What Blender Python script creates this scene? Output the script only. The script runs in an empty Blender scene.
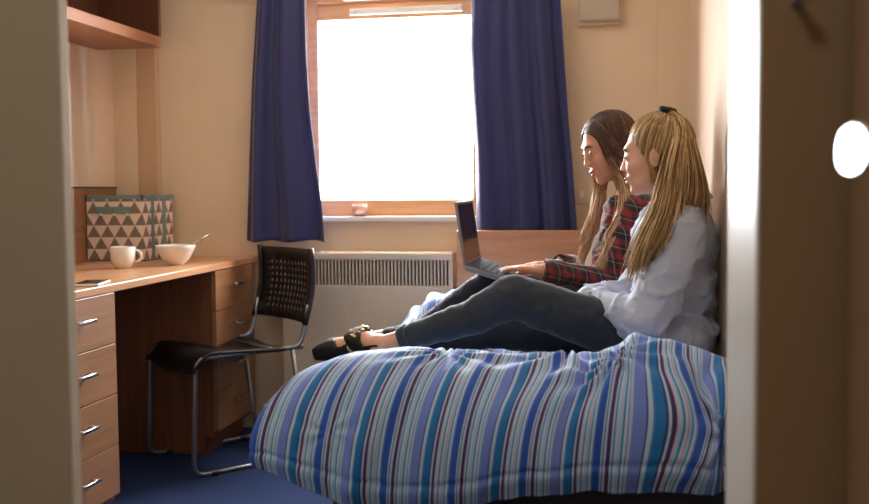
import bpy, bmesh, math, random
import numpy as np
from mathutils import Vector, Matrix, Euler, noise
PI = math.pi
SC = bpy.context.scene
COL = SC.collection
random.seed(7)
rng = np.random.default_rng(7)

# ------------------------------------------------------------------ camera
PSI, TH, RO = .1759, .0625, -.0085
CAM_R = Matrix.Rotation(PSI, 3, 'Z') @ Matrix.Rotation(PI/2 - TH, 3, 'X') @ Matrix.Rotation(RO, 3, 'Z')
CAM_P = Vector((0, 0, .995))
cd = bpy.data.cameras.new('camera'); cam = bpy.data.objects.new('camera', cd); COL.objects.link(cam)
cam.matrix_world = Matrix.Translation(CAM_P) @ CAM_R.to_4x4()
cd.sensor_width = 36; cd.lens = 36 * 1000 / 869
cd.clip_start = .02
cd.dof.use_dof = True; cd.dof.focus_distance = 2.85; cd.dof.aperture_fstop = 3.4
SC.camera = cam

# ------------------------------------------------------------------ world, lights, exposure
w = bpy.data.worlds.new('daylight'); SC.world = w; w.use_nodes = True
bg = w.node_tree.nodes['Background']; bg.inputs[0].default_value = (.93, .96, 1, 1); bg.inputs[1].default_value = 62

def area(name, loc, rot, size, energy, color, sy=None):
    l = bpy.data.lights.new(name, 'AREA'); l.energy = energy; l.color = color; l.size = size
    if sy: l.shape = 'RECTANGLE'; l.size_y = sy
    o = bpy.data.objects.new(name, l); COL.objects.link(o); o.location = loc; o.rotation_euler = rot
    return o
win = area('window_daylight', (-.87, 4.12, 1.33), (-PI/2, 0, 0), .66, 1, (1, 1, 1), .86)
win.data.cycles.is_portal = True
area('ceiling_lamp_light', (-.75, 3.2, 2.27), (0, 0, 0), .5, 2.5, (1, .88, .74))  # added fill to brighten the room, no lamp known there
area('corridor_lamp_light', (-.5, .1, 2.27), (0, 0, 0), .4, 5.2, (1, .97, .92))  # added fill behind the camera, source made up

vs = SC.view_settings
vs.view_transform = 'Standard'; vs.look = 'None'; vs.gamma = 1; vs.use_curve_mapping = False
vs.exposure = 0.05
SC.cycles.max_bounces = 10; SC.cycles.diffuse_bounces = 6; SC.cycles.sample_clamp_indirect = 6

# ------------------------------------------------------------------ materials
def srgb(r, g, b):
    f = lambda c: (c/255/12.92) if c/255 <= .04045 else ((c/255+.055)/1.055)**2.4
    return (f(r), f(g), f(b), 1)
class NT:
    def __init__(s, name):
        s.m = bpy.data.materials.new(name); s.m.use_nodes = True; s.t = s.m.node_tree; s.p = s.t.nodes['Principled BSDF']
        s.out = s.t.nodes['Material Output']
    def n(s, ty, **kw):
        x = s.t.nodes.new(ty)
        for k, v in kw.items(): setattr(x, k, v)
        return x
    def l(s, a, b): s.t.links.new(a, b)
    def val(s, sock, v):
        if isinstance(v, (int, float)): sock.default_value = v
        else: s.l(v, sock)
    def math(s, op, a, b=0., c=None):
        x = s.n('ShaderNodeMath', operation=op); s.val(x.inputs[0], a); s.val(x.inputs[1], b)
        if c is not None: s.val(x.inputs[2], c)
        return x.outputs[0]
    def mix(s, fac, a, b):
        x = s.n('ShaderNodeMix', data_type='RGBA'); s.val(x.inputs[0], fac)
        for i, v in ((6, a), (7, b)):
            if isinstance(v, tuple): x.inputs[i].default_value = v
            else: s.l(v, x.inputs[i])
        return x.outputs[2]
    def coord(s, which='Object', scale=(1, 1, 1)):
        c = s.n('ShaderNodeTexCoord'); mp = s.n('ShaderNodeMapping'); s.l(c.outputs[which], mp.inputs[0]); mp.inputs['Scale'].default_value = scale
        return mp.outputs[0]
    def noise(s, vec, scale=5, detail=3, rough=.5):
        x = s.n('ShaderNodeTexNoise'); s.l(vec, x.inputs[0]); x.inputs['Scale'].default_value = scale; x.inputs['Detail'].default_value = detail; x.inputs['Roughness'].default_value = rough
        return x.outputs[0]
    def ramp(s, fac, stops, interp='LINEAR'):
        x = s.n('ShaderNodeValToRGB'); s.l(fac, x.inputs[0]); cr = x.color_ramp; cr.interpolation = interp
        while len(cr.elements) < len(stops): cr.elements.new(.5)
        for e, (p, c) in zip(cr.elements, stops): e.position = p; e.color = c
        return x.outputs[0]
    def bump(s, h, strength=.3, dist=.002):
        x = s.n('ShaderNodeBump'); s.l(h, x.inputs['Height']); x.inputs['Strength'].default_value = strength; x.inputs['Distance'].default_value = dist
        s.l(x.outputs[0], s.p.inputs['Normal'])
    def base(s, c):
        if isinstance(c, tuple): s.p.inputs['Base Color'].default_value = c
        else: s.l(c, s.p.inputs['Base Color'])
    def set(s, **kw):
        for k, v in kw.items(): s.p.inputs[k.replace('_', ' ')].default_value = v
        return s

def plain(name, rgb, rough=.5, metal=0., var=.06, bump=0., nscale=12, **kw):
    t = NT(name); c = srgb(*rgb)
    nv = t.noise(t.coord(), nscale, 4)
    d = tuple(x*(1-var) for x in c[:3])+(1,); e = tuple(min(1, x*(1+var)) for x in c[:3])+(1,)
    t.base(t.ramp(nv, [(.3, d), (.7, e)])); t.set(Roughness=rough, Metallic=metal, **kw)
    if bump: t.bump(t.noise(t.coord(), nscale*12, 3), bump, .001)
    return t.m
def wood(name, a, b, axis='Y', rough=.38):
    t = NT(name); sc = {'X': (1.2, 26, 26), 'Y': (26, 1.2, 26), 'Z': (26, 26, 1.2)}[axis]
    v = t.coord('Object', sc); n1 = t.noise(v, 1.6, 6, .62); n2 = t.noise(v, 9, 3, .6)
    h = t.math('MULTIPLY_ADD', n2, .3, t.math('MULTIPLY', n1, .7))
    t.base(t.ramp(h, [(.36, srgb(*a)), (.64, srgb(*b))])); t.set(Roughness=rough); t.bump(n2, .08, .001)
    t.p.inputs['Coat Weight'].default_value = .15; t.p.inputs['Coat Roughness'].default_value = .25
    return t.m

M = {}
M['wall'] = plain('wall_paint', (226, 204, 174), .75, var=.02, bump=.05, nscale=6)
M['wall_pale'] = plain('pale_wall_paint', (222, 200, 176), .7, var=.02, bump=.05)
M['wall_gloss'] = plain('satin_jamb_paint', (226, 220, 208), .33, var=.02)
M['wall_tan'] = plain('tan_wall_paint', (166, 138, 104), .7, var=.03, nscale=3)
M['wall_khaki'] = plain('khaki_panel_paint', (206, 194, 166), .6, var=.04, nscale=4, bump=.05)
M['ceiling'] = plain('ceiling_paint', (236, 228, 214), .8, var=.01)
M['trim'] = plain('trim_paint', (222, 206, 184), .4, var=.02)
M['white'] = plain('white_gloss', (236, 232, 224), .3, var=.01)
M['radiator'] = plain('radiator_enamel', (214, 200, 180), .4, var=.015)
M['trunking'] = plain('tan_pipe_trunking', (204, 170, 138), .6, var=.02)  # wall colour darkened for a face turned from the light
M['dark_slot'] = plain('grille_shadow_grey', (62, 56, 50), .6)
M['plastic'] = plain('beige_plastic', (186, 172, 152), .45, var=.01)
M['pine'] = wood('window_pine', (210, 154, 112), (230, 182, 140), 'X', .4)
M['desk_top'] = wood('desk_top_beech', (186, 134, 96), (208, 158, 118), 'Y', .3)
M['drawer'] = wood('drawer_beech', (138, 96, 66), (162, 118, 84), 'Y', .4)
M['carcass'] = wood('carcass_beech', (104, 64, 42), (128, 84, 56), 'Z', .5)
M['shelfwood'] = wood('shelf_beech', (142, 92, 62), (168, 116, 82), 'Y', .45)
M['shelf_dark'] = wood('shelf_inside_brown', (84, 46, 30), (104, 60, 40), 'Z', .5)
M['headboard'] = wood('headboard_beech', (184, 128, 92), (206, 152, 112), 'X', .4)
M['chrome'] = plain('brushed_chrome', (215, 215, 218), .2, 1., var=.02)
M['tube'] = plain('grey_steel_tube', (150, 150, 152), .3, .85, var=.03)
M['black_plastic'] = plain('black_plastic', (30, 25, 24), .42, var=.1)
M['seat_black'] = plain('black_seat', (22, 19, 20), .38, var=.1)
M['bed_dark'] = plain('black_bed_fabric', (16, 15, 20), .9)
M['mattress'] = plain('mattress_ticking', (48, 48, 62), .9)
M['ceramic'] = plain('white_ceramic', (232, 224, 212), .22, var=.01)
M['shoe'] = plain('black_suede', (12, 11, 14), .6, var=.1)
M['shoe_lining'] = plain('shoe_lining', (190, 170, 150), .6)
M['gold'] = plain('pale_gold', (226, 200, 150), .25, .9)
M['laptop'] = plain('laptop_aluminium', (150, 152, 158), .32, .8, var=.02)
M['keys'] = plain('laptop_keys', (26, 27, 34), .5)
M['phone'] = plain('phone_glass', (34, 32, 36), .12)
M['phone_case'] = plain('phone_case', (222, 214, 204), .4)
M['lip'] = plain('lips', (168, 92, 84), .4, var=.04)
M['brow'] = plain('eyebrow_hair', (82, 56, 42), .8, var=.1)
M['lash'] = plain('dark_lashes', (26, 18, 16), .7)
M['eye'] = plain('eye_white', (214, 208, 200), .2, var=.02)
M['iris'] = plain('brown_iris', (48, 34, 26), .15)
M['hair_band'] = plain('black_hair_band', (14, 12, 14), .8)
M['tee'] = plain('white_tee_cotton', (214, 206, 202), .85, bump=.1)

def carpet():
    t = NT('blue_carpet'); v = t.coord(); n = t.noise(v, 260, 3, .7); n2 = t.noise(v, 7, 3)
    t.base(t.mix(t.math('MULTIPLY_ADD', n2, .4, t.math('MULTIPLY', n, .6)), srgb(4, 23, 60), srgb(12, 48, 102)))
    t.set(Roughness=.95); t.bump(n, .8, .004); return t.m
M['carpet'] = carpet()
def skin(name, a, b):
    t = NT(name); n = t.noise(t.coord(), 30, 4); t.base(t.ramp(n, [(.3, srgb(*a)), (.7, srgb(*b))]))
    t.set(Roughness=.48); t.p.inputs['Subsurface Weight'].default_value = .12
    t.p.inputs['Subsurface Radius'].default_value = (.012, .005, .003); t.p.inputs['Subsurface Scale'].default_value = .5
    t.bump(t.noise(t.coord(), 500, 2), .06, .0005); return t.m
M['skin_fair'] = skin('fair_skin', (222, 168, 140), (232, 182, 154))
M['skin_tan'] = skin('warm_skin', (206, 148, 118), (218, 162, 132))
def denim(name, rgb):
    t = NT(name); c = srgb(*rgb); v = t.coord(); n = t.noise(v, 400, 2, .8); n2 = t.noise(v, 9, 3)
    d = tuple(x*.65 for x in c[:3])+(1,); e = tuple(x*1.3 for x in c[:3])+(1,)
    t.base(t.ramp(t.math('MULTIPLY_ADD', n2, .5, t.math('MULTIPLY', n, .5)), [(.35, d), (.65, e)]))
    t.set(Roughness=.8); t.p.inputs['Sheen Weight'].default_value = .25; t.p.inputs['Sheen Roughness'].default_value = .4
    t.bump(n, .3, .001); return t.m
M['jeans_grey'] = denim('slate_denim', (42, 51, 61))
M['jeans_navy'] = denim('navy_denim', (24, 28, 46))
def curtain_mat():
    t = NT('blue_curtain_cloth'); v = t.coord('Object', (1, 1, 1)); n = t.noise(v, 500, 2)
    t.base(srgb(42, 49, 102)); t.set(Roughness=.42)
    t.p.inputs['Sheen Weight'].default_value = .3
    t.bump(n, .1, .0006)
    tr = t.n('ShaderNodeBsdfTranslucent'); tr.inputs[0].default_value = srgb(64, 72, 140)
    mx = t.n('ShaderNodeMixShader'); mx.inputs[0].default_value = .12
    t.l(t.p.outputs[0], mx.inputs[1]); t.l(tr.outputs[0], mx.inputs[2]); t.l(mx.outputs[0], t.out.inputs[0]); return t.m
M['curtain'] = curtain_mat()
def shirt_mat():
    t = NT('pale_blue_cotton'); n = t.noise(t.coord(), 700, 2)
    t.base(srgb(196, 206, 228)); t.set(Roughness=.8); t.bump(n, .15, .0006)
    tr = t.n('ShaderNodeBsdfTranslucent'); tr.inputs[0].default_value = srgb(214, 220, 236)
    mx = t.n('ShaderNodeMixShader'); mx.inputs[0].default_value = .15
    t.l(t.p.outputs[0], mx.inputs[1]); t.l(tr.outputs[0], mx.inputs[2]); t.l(mx.outputs[0], t.out.inputs[0]); return t.m
M['shirt'] = shirt_mat()
def plaid():
    t = NT('red_plaid_flannel'); v = t.coord('Object', (1, 1, 1)); s = t.n('ShaderNodeSeparateXYZ'); t.l(v, s.inputs[0])
    a = t.math('ADD', s.outputs[0], t.math('MULTIPLY', s.outputs[1], .8)); z = t.math('ADD', s.outputs[2], t.math('MULTIPLY', s.outputs[0], .25))
    def band(x, per, wd, off=0.):
        f = t.math('FRACT', t.math('ADD', t.math('DIVIDE', x, per), off)); return t.math('LESS_THAN', f, wd)
    P = .044
    b1, b2 = band(a, P, .36), band(z, P, .36)
    dark, red, mid = srgb(20, 20, 27), srgb(128, 24, 32), srgb(84, 22, 32)
    base = t.mix(t.math('MULTIPLY', t.math('ADD', b1, b2), .5), dark, red)
    base = t.mix(t.math('MULTIPLY', band(a, P, .05, .27), .32), base, srgb(180, 170, 165))
    base = t.mix(t.math('MULTIPLY', band(z, P, .05, .27), .32), base, srgb(180, 170, 165))
    t.base(base); t.set(Roughness=.85); t.p.inputs['Sheen Weight'].default_value = .3; t.bump(t.noise(v, 500, 2), .2, .0008); return t.m
M['plaid'] = plaid()
def hair_mat(name, stops, rough=.5):
    t = NT(name); at = t.n('ShaderNodeAttribute', attribute_name='tone'); n = t.noise(t.coord('Object', (1, 1, .25)), 160, 3)
    f = t.math('MULTIPLY_ADD', n, .3, t.math('MULTIPLY', at.outputs['Fac'], .72))
    t.base(t.ramp(f, stops)); t.set(Roughness=rough); t.p.inputs['Anisotropic'].default_value = .6
    t.p.inputs['Specular IOR Level'].default_value = .35
    return t.m
M['blonde'] = hair_mat('blonde_hair', [(.1, srgb(92, 64, 40)), (.5, srgb(160, 122, 78)), (.9, srgb(238, 210, 162))])
M['brunette'] = hair_mat('brown_hair', [(.1, srgb(40, 24, 20)), (.5, srgb(74, 46, 36)), (.70, srgb(136, 98, 70)), (1, srgb(218, 184, 146))])
PERIOD_STRIPES = [  # widths and colours of one repeat of the duvet stripe
 (28, (106, 132, 216)), (3, (50, 60, 130)), (9, (172, 200, 232)), (3, (84, 130, 196)), (20, (4, 112, 184)), (5, (40, 56, 130)), (5, (178, 204, 232)),
 (10, (62, 42, 104)), (5, (190, 184, 214)), (6, (160, 196, 226)), (5, (16, 132, 190)), (6, (188, 204, 228)), (3, (190, 140, 176)), (6, (150, 192, 224)), (5, (36, 140, 196)), (6, (186, 204, 230)),
 (4, (100, 130, 204)), (22, (24, 82, 184)), (4, (176, 198, 228)), (4, (44, 60, 134)), (6, (174, 198, 228)), (11, (62, 38, 98)), (5, (192, 196, 220)), (5, (26, 138, 196)), (7, (168, 200, 230)),
 (3, (194, 158, 190)), (6, (150, 190, 224)), (5, (20, 126, 188)), (6, (186, 206, 232)), (4, (120, 116, 190)), (7, (160, 194, 226))]
def duvet_mat():
    t = NT('striped_duvet_cotton'); c = t.n('ShaderNodeTexCoord'); s = t.n('ShaderNodeSeparateXYZ'); t.l(c.outputs['UV'], s.inputs[0])
    f = t.math('FRACT', t.math('ADD', t.math('MULTIPLY', s.outputs[0], 1/.139), .60))
    tot = sum(x[0] for x in PERIOD_STRIPES); acc = 0; st = []
    for wd, col in PERIOD_STRIPES: st.append((acc/tot, srgb(*col))); acc += wd
    t.base(t.ramp(f, st, 'CONSTANT')); t.set(Roughness=.7); t.p.inputs['Sheen Weight'].default_value = .1
    t.bump(t.noise(t.coord(), 55, 4, .6), .35, .004); return t.m
M['duvet'] = duvet_mat()
def box_mat():
    t = NT('triangle_print_fabric'); c = t.n('ShaderNodeTexCoord'); s = t.n('ShaderNodeSeparateXYZ'); t.l(c.outputs['UV'], s.inputs[0])
    u = t.math('DIVIDE', s.outputs[0], .058); v = t.math('DIVIDE', s.outputs[1], .0465)
    fv = t.math('FRACT', v); row = t.math('FLOOR', v)
    fu = t.math('FRACT', t.math('ADD', u, t.math('MULTIPLY', row, .5)))
    d = t.math('MULTIPLY', t.math('ABSOLUTE', t.math('SUBTRACT', fu, .5)), 2.)
    up = t.math('LESS_THAN', d, t.math('SUBTRACT', 1., fv))
    t.base(t.mix(up, srgb(230, 214, 200), srgb(128, 118, 108))); t.set(Roughness=.8); return t.m
M['box_print'] = box_mat()
M['box_teal'] = plain('teal_grey_binding', (112, 138, 140), .7)
def glass(name, tint, mixw=.9):
    t = NT(name); tr = t.n('ShaderNodeBsdfTransparent'); tr.inputs[0].default_value = tint; g = t.n('ShaderNodeBsdfGlossy'); g.inputs['Roughness'].default_value = .02
    mx = t.n('ShaderNodeMixShader'); mx.inputs[0].default_value = 1-mixw; t.l(tr.outputs[0], mx.inputs[1]); t.l(g.outputs[0], mx.inputs[2]); t.l(mx.outputs[0], t.out.inputs[0]); return t.m
M['glass'] = glass('window_glass', (.97, .98, .98, 1), .95)
M['screen'] = plain('dark_laptop_screen', (52, 36, 32), .16, var=.05)
def votive():
    t = NT('frosted_pink_glass'); t.base(srgb(240, 214, 206)); t.set(Roughness=.25); t.p.inputs['Transmission Weight'].default_value = .8; return t.m
M['votive'] = votive()
def emis(name, col, e):
    t = NT(name); t.base(col); t.p.inputs['Emission Color'].default_value = col; t.p.inputs['Emission Strength'].default_value = e; return t.m
M['lamp_diffuser'] = emis('lamp_diffuser', (1, .86, .68, 1), 3)  # glow for the added, unseen fill fixtures

# ------------------------------------------------------------------ mesh helpers
def obj(name, me, mat=None, parent=None, smooth=False):
    if isinstance(me, bmesh.types.BMesh):
        bm = me; me = bpy.data.meshes.new(name); bm.normal_update(); bm.to_mesh(me); bm.free()
    o = bpy.data.objects.new(name, me); COL.objects.link(o)
    if mat and not me.materials: me.materials.append(M[mat] if isinstance(mat, str) else mat)
    if smooth:
        me.polygons.foreach_set('use_smooth', [True]*len(me.polygons))
    if parent: o.parent = parent
    return o
def thing(name, label, cat, loc=(0, 0, 0), rotz=0, group=None):
    o = bpy.data.objects.new(name, None); COL.objects.link(o); o.location = loc; o.rotation_euler = (0, 0, rotz); o.empty_display_size = .05
    return tag(o, label, cat, group)
def tag(o, label, cat, group=None):
    o['label'] = label; o['category'] = cat
    if group: o['group'] = group
    return o
def struct(name, bm, mat, smooth=False):
    o = obj(name, bm, mat, None, smooth); o['kind'] = 'structure'; return o
def BM(): return bmesh.new()
def bx(bm, x0, x1, y0, y1, z0, z1, bev=0., mi=0, seg=2):
    r = bmesh.ops.create_cube(bm, size=1); vs_ = r['verts']
    for v in vs_: v.co = Vector((x0 + (v.co.x+.5)*(x1-x0), y0 + (v.co.y+.5)*(y1-y0), z0 + (v.co.z+.5)*(z1-z0)))
    fs = set(f for v in vs_ for f in v.link_faces)
    for f in fs: f.material_index = mi
    if bev:
        es = list(set(e for v in vs_ for e in v.link_edges))
        bmesh.ops.bevel(bm, geom=es, offset=bev, segments=seg, affect='EDGES', profile=.5)
    return bm
def box(*a, **k): return bx(BM(), *a, **k)
def tube(bm, pts, r, n=10, closed=False, caps=True, radii=None):
    pts = [Vector(p) for p in pts]; N = len(pts); rings = []; up = None
    for i, p in enumerate(pts):
        a = pts[(i-1) % N] if (closed or i) else p; b = pts[(i+1) % N] if (closed or i < N-1) else p
        t = (b-a).normalized()
        if up is None:
            up = t.orthogonal().normalized()
        up = (up - t*up.dot(t)); up = up.normalized() if up.length > 1e-6 else t.orthogonal().normalized()
        s = t.cross(up); rr = radii[i] if radii is not None else r
        rings.append([bm.verts.new(p + up*rr*math.cos(2*PI*k/n) + s*rr*math.sin(2*PI*k/n)) for k in range(n)])
    for i in range(N if closed else N-1):
        A, B = rings[i], rings[(i+1) % N]
        for k in range(n): bm.faces.new((A[k], A[(k+1) % n], B[(k+1) % n], B[k]))
    if caps and not closed:
        bm.faces.new(rings[0][::-1]); bm.faces.new(rings[-1])
    return bm
def fillet(pts, r=.04, seg=6, closed=False):
    pts = [Vector(p) for p in pts]; out = []; N = len(pts)
    for i, p in enumerate(pts):
        if not closed and i in (0, N-1): out.append(p); continue
        a = pts[i-1]; b = pts[(i+1) % N]; d1 = (a-p); d2 = (b-p); rr = min(r, d1.length*.45, d2.length*.45)
        s = p + d1.normalized()*rr; e = p + d2.normalized()*rr
        for k in range(seg+1):
            t = k/seg; out.append(s*(1-t)**2 + p*2*t*(1-t) + e*t*t)
    return out
def lathe(bm, prof, n=32, c=(0, 0, 0)):
    c = Vector(c); rings = []
    for r, z in prof:
        if r < 1e-5: rings.append([bm.verts.new(c+Vector((0, 0, z)))])
        else: rings.append([bm.verts.new(c+Vector((r*math.cos(2*PI*k/n), r*math.sin(2*PI*k/n), z))) for k in range(n)])
    for A, B in zip(rings, rings[1:]):
        for k in range(n):
            k2 = (k+1) % n
            if len(A) == 1 and len(B) == 1: continue
            if len(A) == 1: bm.faces.new((A[0], B[k2], B[k]))
            elif len(B) == 1: bm.faces.new((A[k], A[k2], B[0]))
            else: bm.faces.new((A[k], A[k2], B[k2], B[k]))
    bmesh.ops.recalc_face_normals(bm, faces=bm.faces)
    return bm
def grid_mesh(name, P, uv=None, closed_u=False):
    """P: array (rows, cols, 3)"""
    R_, C_ = P.shape[:2]; me = bpy.data.meshes.new(name); vs_ = P.reshape(-1, 3).tolist(); f = []
    for i in range(R_-1):
        for j in range(C_ if closed_u else C_-1):
            j2 = (j+1) % C_; f.append((i*C_+j, i*C_+j2, (i+1)*C_+j2, (i+1)*C_+j))
    me.from_pydata(vs_, [], f)
    if uv is not None:
        ul = me.uv_layers.new(name='UVMap'); U = uv.reshape(-1, 2)
        idx = np.zeros(len(me.loops), dtype=np.int32); me.loops.foreach_get('vertex_index', idx); ul.data.foreach_set('uv', U[idx].astype(np.float32).ravel())
    me.update(); return me

# blobs that get fused into one continuous surface by a voxel remesh
def b_cap(bm, p, q, r1, r2, n=16, fl=1.0):
    p, q = Vector(p), Vector(q); t = (q-p); L = t.length; t = t.normalized() if L > 1e-6 else Vector((0, 0, 1))
    pts = []; rad = []
    for k in range(1, 6): a = PI/2*k/6; pts.append(p - t*r1*math.cos(a)); rad.append(r1*math.sin(a))
    pts.append(p); rad.append(r1); pts.append(q); rad.append(r2)
    for k in range(5, 0, -1): a = PI/2*k/6; pts.append(q + t*r2*math.cos(a)); rad.append(r2*math.sin(a))
    tube(bm, pts, 0, n, radii=rad)
def b_chain(bm, pts, radii, n=16):
    for i in range(len(pts)-1): b_cap(bm, pts[i], pts[i+1], radii[i], radii[i+1], n)
def b_ell(bm, c, rad, rot=None):
    m = Matrix.Translation(Vector(c)) @ (rot.to_4x4() if rot else Matrix()) @ Matrix.Diagonal((rad[0], rad[1], rad[2], 1))
    bmesh.ops.create_uvsphere(bm, u_segments=24, v_segments=16, radius=1, matrix=m)
def fuse(name, bm, mat, parent, voxel=.005, smooth=6, fac=.5, keep=None, disp=None):
    bmesh.ops.recalc_face_normals(bm, faces=bm.faces)
    t = obj('tmp', bm)
    m = t.modifiers.new('r', 'REMESH'); m.mode = 'VOXEL'; m.voxel_size = voxel
    dg = bpy.context.evaluated_depsgraph_get(); dg.update()
    me = bpy.data.meshes.new_from_object(t.evaluated_get(dg)); bpy.data.objects.remove(t)
    n = len(me.vertices); co = np.zeros(n*3); me.vertices.foreach_get('co', co); co = co.reshape(-1, 3)
    ne = len(me.edges); ed = np.zeros(ne*2, dtype=np.int64); me.edges.foreach_get('vertices', ed); ed = ed.reshape(-1, 2)
    deg = np.zeros(n); np.add.at(deg, ed[:, 0], 1); np.add.at(deg, ed[:, 1], 1)
    wt = np.ones(n)
    if keep is not None: wt = keep(co)
    for it in range(smooth):
        s = np.zeros_like(co)
        for k in range(3):
            s[:, k] = np.bincount(ed[:, 0], co[ed[:, 1], k], n) + np.bincount(ed[:, 1], co[ed[:, 0], k], n)
        co = co + (s/np.maximum(deg, 1)[:, None]-co)*(fac*wt)[:, None]
    me.vertices.foreach_set('co', co.ravel()); me.update()
    if disp is not None:
        nn = np.zeros(n*3); me.vertices.foreach_get('normal', nn); nn = nn.reshape(-1, 3)
        co = co + nn*disp(co)[:, None]; me.vertices.foreach_set('co', co.ravel()); me.update()
    me.materials.clear()
    return obj(name, me, mat, parent, True)
def fnoise(co, sc, seed=0.):
    return np.array([noise.noise(Vector((p[0]*sc[0]+seed, p[1]*sc[1]+seed*.7, p[2]*sc[2]-seed))) for p in co])

def at(x, y, Y):
    """point on the plane of given depth seen along a line of sight measured in the photograph"""
    d = CAM_R @ Vector(((x-434.5)/1000, -(y-252)/1000, -1)); return CAM_P + d*((Y-CAM_P.y)/d.y)

# ================================================================== STRUCTURE
XL, XR, D, H = -2.055, .285, 3.963, 2.32
struct('floor', box(XL-.1, XR+.1, -1.1, D+.2, -.1, 0), 'carpet')
struct('ceiling', box(XL-.1, XR+.1, -1.1, D+.2, H, H+.1), 'ceiling')
struct('wall_left', box(XL-.1, XL, -1.1, D+.2, 0, H), 'wall_pale')
struct('wall_right', box(XR, XR+.1, -1.1, D+.2, 0, H), 'wall_pale')
struct('wall_rear', box(XL, XR, -1.1, -1.0, 0, H), 'wall_tan')
WX0, WX1, WZ0, WZ1 = -1.222, -.518, .889, 1.775
bm = BM()
bx(bm, XL, WX0, D, D+.2, 0, H); bx(bm, WX1, XR, D, D+.2, 0, H); bx(bm, WX0, WX1, D, D+.2, 0, WZ0); bx(bm, WX0, WX1, D, D+.2, WZ1, H)
struct('wall_back', bm, 'wall')
# boxed pipe column in the corner, shallow boxing by the right wall
struct('trim_1', box(XL, -1.955, 3.915, D, 0, H), 'wall')
struct('trim_5', box(-1.955, -1.868, 3.925, D, .73, H, bev=.004), 'trunking')  # strip added to carry the column's shaded face as a darker tan
struct('trim_2', box(.168, XR, 3.945, D, 0, H), 'wall')
# partition panel at the entrance (left) and door recess (right)
bm = box(XL, -.765, 1.30, 1.321, 0, H, bev=.002)
struct('wall_entry_left', bm, 'wall_khaki')
struct('trim_6', box(-.7648, -.760, 1.3005, 1.3215, 0, H, bev=.001), 'wall_gloss')
struct('wall_entry_right', box(.150, XR, 1.10, 1.36, 0, H, bev=.003), 'wall_gloss')
o = struct('trim_3', box(.1515, XR, 1.094, 1.0995, 0, H), 'wall_tan')
# baseboards
struct('baseboard_back', box(-1.44, XR, D-.016, D, 0, .10, bev=.004), 'trim')
struct('baseboard_right', box(XR-.014, XR, 1.37, 3.94, 0, .10, bev=.004), 'trim')
# window
f = 0.03
bm = BM(); y0, y1 = 3.972, 4.04
bx(bm, WX0, WX0+.042, y0, y1, WZ0, WZ1, bev=.004); bx(bm, WX1-.03, WX1, y0, y1, WZ0, WZ1, bev=.004)
bx(bm, WX0+.042, WX1-.03, y0, y1, WZ0, .955, bev=.004); bx(bm, WX0+.042, WX1-.03, y0, y1, 1.682, WZ1, bev=.004)
bx(bm, WX0+.042, WX1-.03, y0+.02, y1-.01, .955, .962); bx(bm, WX0+.042, WX1-.03, y0-.012, y0, 1.745, 1.758, bev=.003)
wf = struct('window_1', bm, 'pine')
obj('window_pane', box(WX0+.04, WX1-.028, 4.012, 4.016, .95, 1.69), 'glass', wf)
obj('trickle_vent', box(-1.045, -.585, 3.958, 3.973, 1.698, 1.724, bev=.004), 'white', wf)
g = BM()
for s in (-1.02, -.61): tube(g, [(s, 3.956, 1.711), (s, 3.958, 1.711)], .004, 8)
obj('vent_screw', g, 'chrome', wf)
struct('trim_4', box(-1.25, -.50, 3.925, 3.972, .868, .889, bev=.005), 'white')
# door leaf folded back by the camera's right, with its lever handle
dr = struct('door_1', box(.238, .279, .33, 1.075, .01, 2.05, bev=.002), 'wall_tan')
def lever_plate():
    b_ = BM(); n_ = 28; rg = []
    for x, k in ((.159, .92), (.158, 1.), (.152, 1.), (.150, .9)): rg.append([b_.verts.new((x, .679+.037*k*math.copysign(abs(math.cos(a))**.8, math.cos(a)), 1.018+.0155*k*math.copysign(abs(math.sin(a))**.8, math.sin(a)))) for a in np.linspace(0, 2*PI, n_, endpoint=False)])
    for A_0, B_0 in zip(rg, rg[1:]):
        for k in range(n_): b_.faces.new((A_0[k], A_0[(k+1) % n_], B_0[(k+1) % n_], B_0[k]))
    b_.faces.new(rg[0]); b_.faces.new(rg[-1][::-1]); bmesh.ops.recalc_face_normals(b_, faces=b_.faces); return b_
hd = obj('door_handle', bx(bx(lever_plate(), .158, .2385, .698, .718, 1.008, 1.028, bev=.004), .230, .2385, .678, .738, .96, 1.09, bev=.003), 'chrome', dr)
g = BM(); tube(g, [(.186, 1.094, 1.184), (.186, 1.068, 1.184)], .005, 10); b_ell(g, (.186, 1.064, 1.184), (.009, .007, .008))
tag(obj('coat_hook', g, 'chrome', None, True), 'small pale metal hook high on the brown door recess at far right', 'hook')

# ================================================================== CURTAINS AND RAIL
def interp(y, tab): return np.interp(y, [t[0] for t in tab], [t[1] for t in tab])
def curtain(name, left, right, ytop, ybot, Yd, folds, phase, label):
    nr, nc = 70, 150; P = np.zeros((nr, nc, 3))
    for i in range(nr):
        t = i/(nr-1); py = ytop + (ybot-ytop)*t
        a = at(interp(py, left), py, Yd); b = at(interp(py, right), py, Yd)
        for j in range(nc):
            s = j/(nc-1); amp = .014 + .010*t
            ph = phase + s*folds*2*PI + .25*math.sin(3*t+2*s) + 1.3*math.sin(4*s+phase)
            q = a.lerp(b, s); dy = amp*math.sin(ph) + .22*amp*math.sin(2.1*ph+1+.5*t) ; wv = .006*math.cos(ph)
            P[i, j] = (q.x + wv*min(1, 8*s*(1-s)), q.y - .02 + dy, q.z + .004*math.sin(ph+1)*(t > .97))
    o = obj(name, grid_mesh(name, P), 'curtain', None, True)
    m = o.modifiers.new('s', 'SOLIDIFY'); m.thickness = .003
    return tag(o, label, 'curtain')
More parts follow.
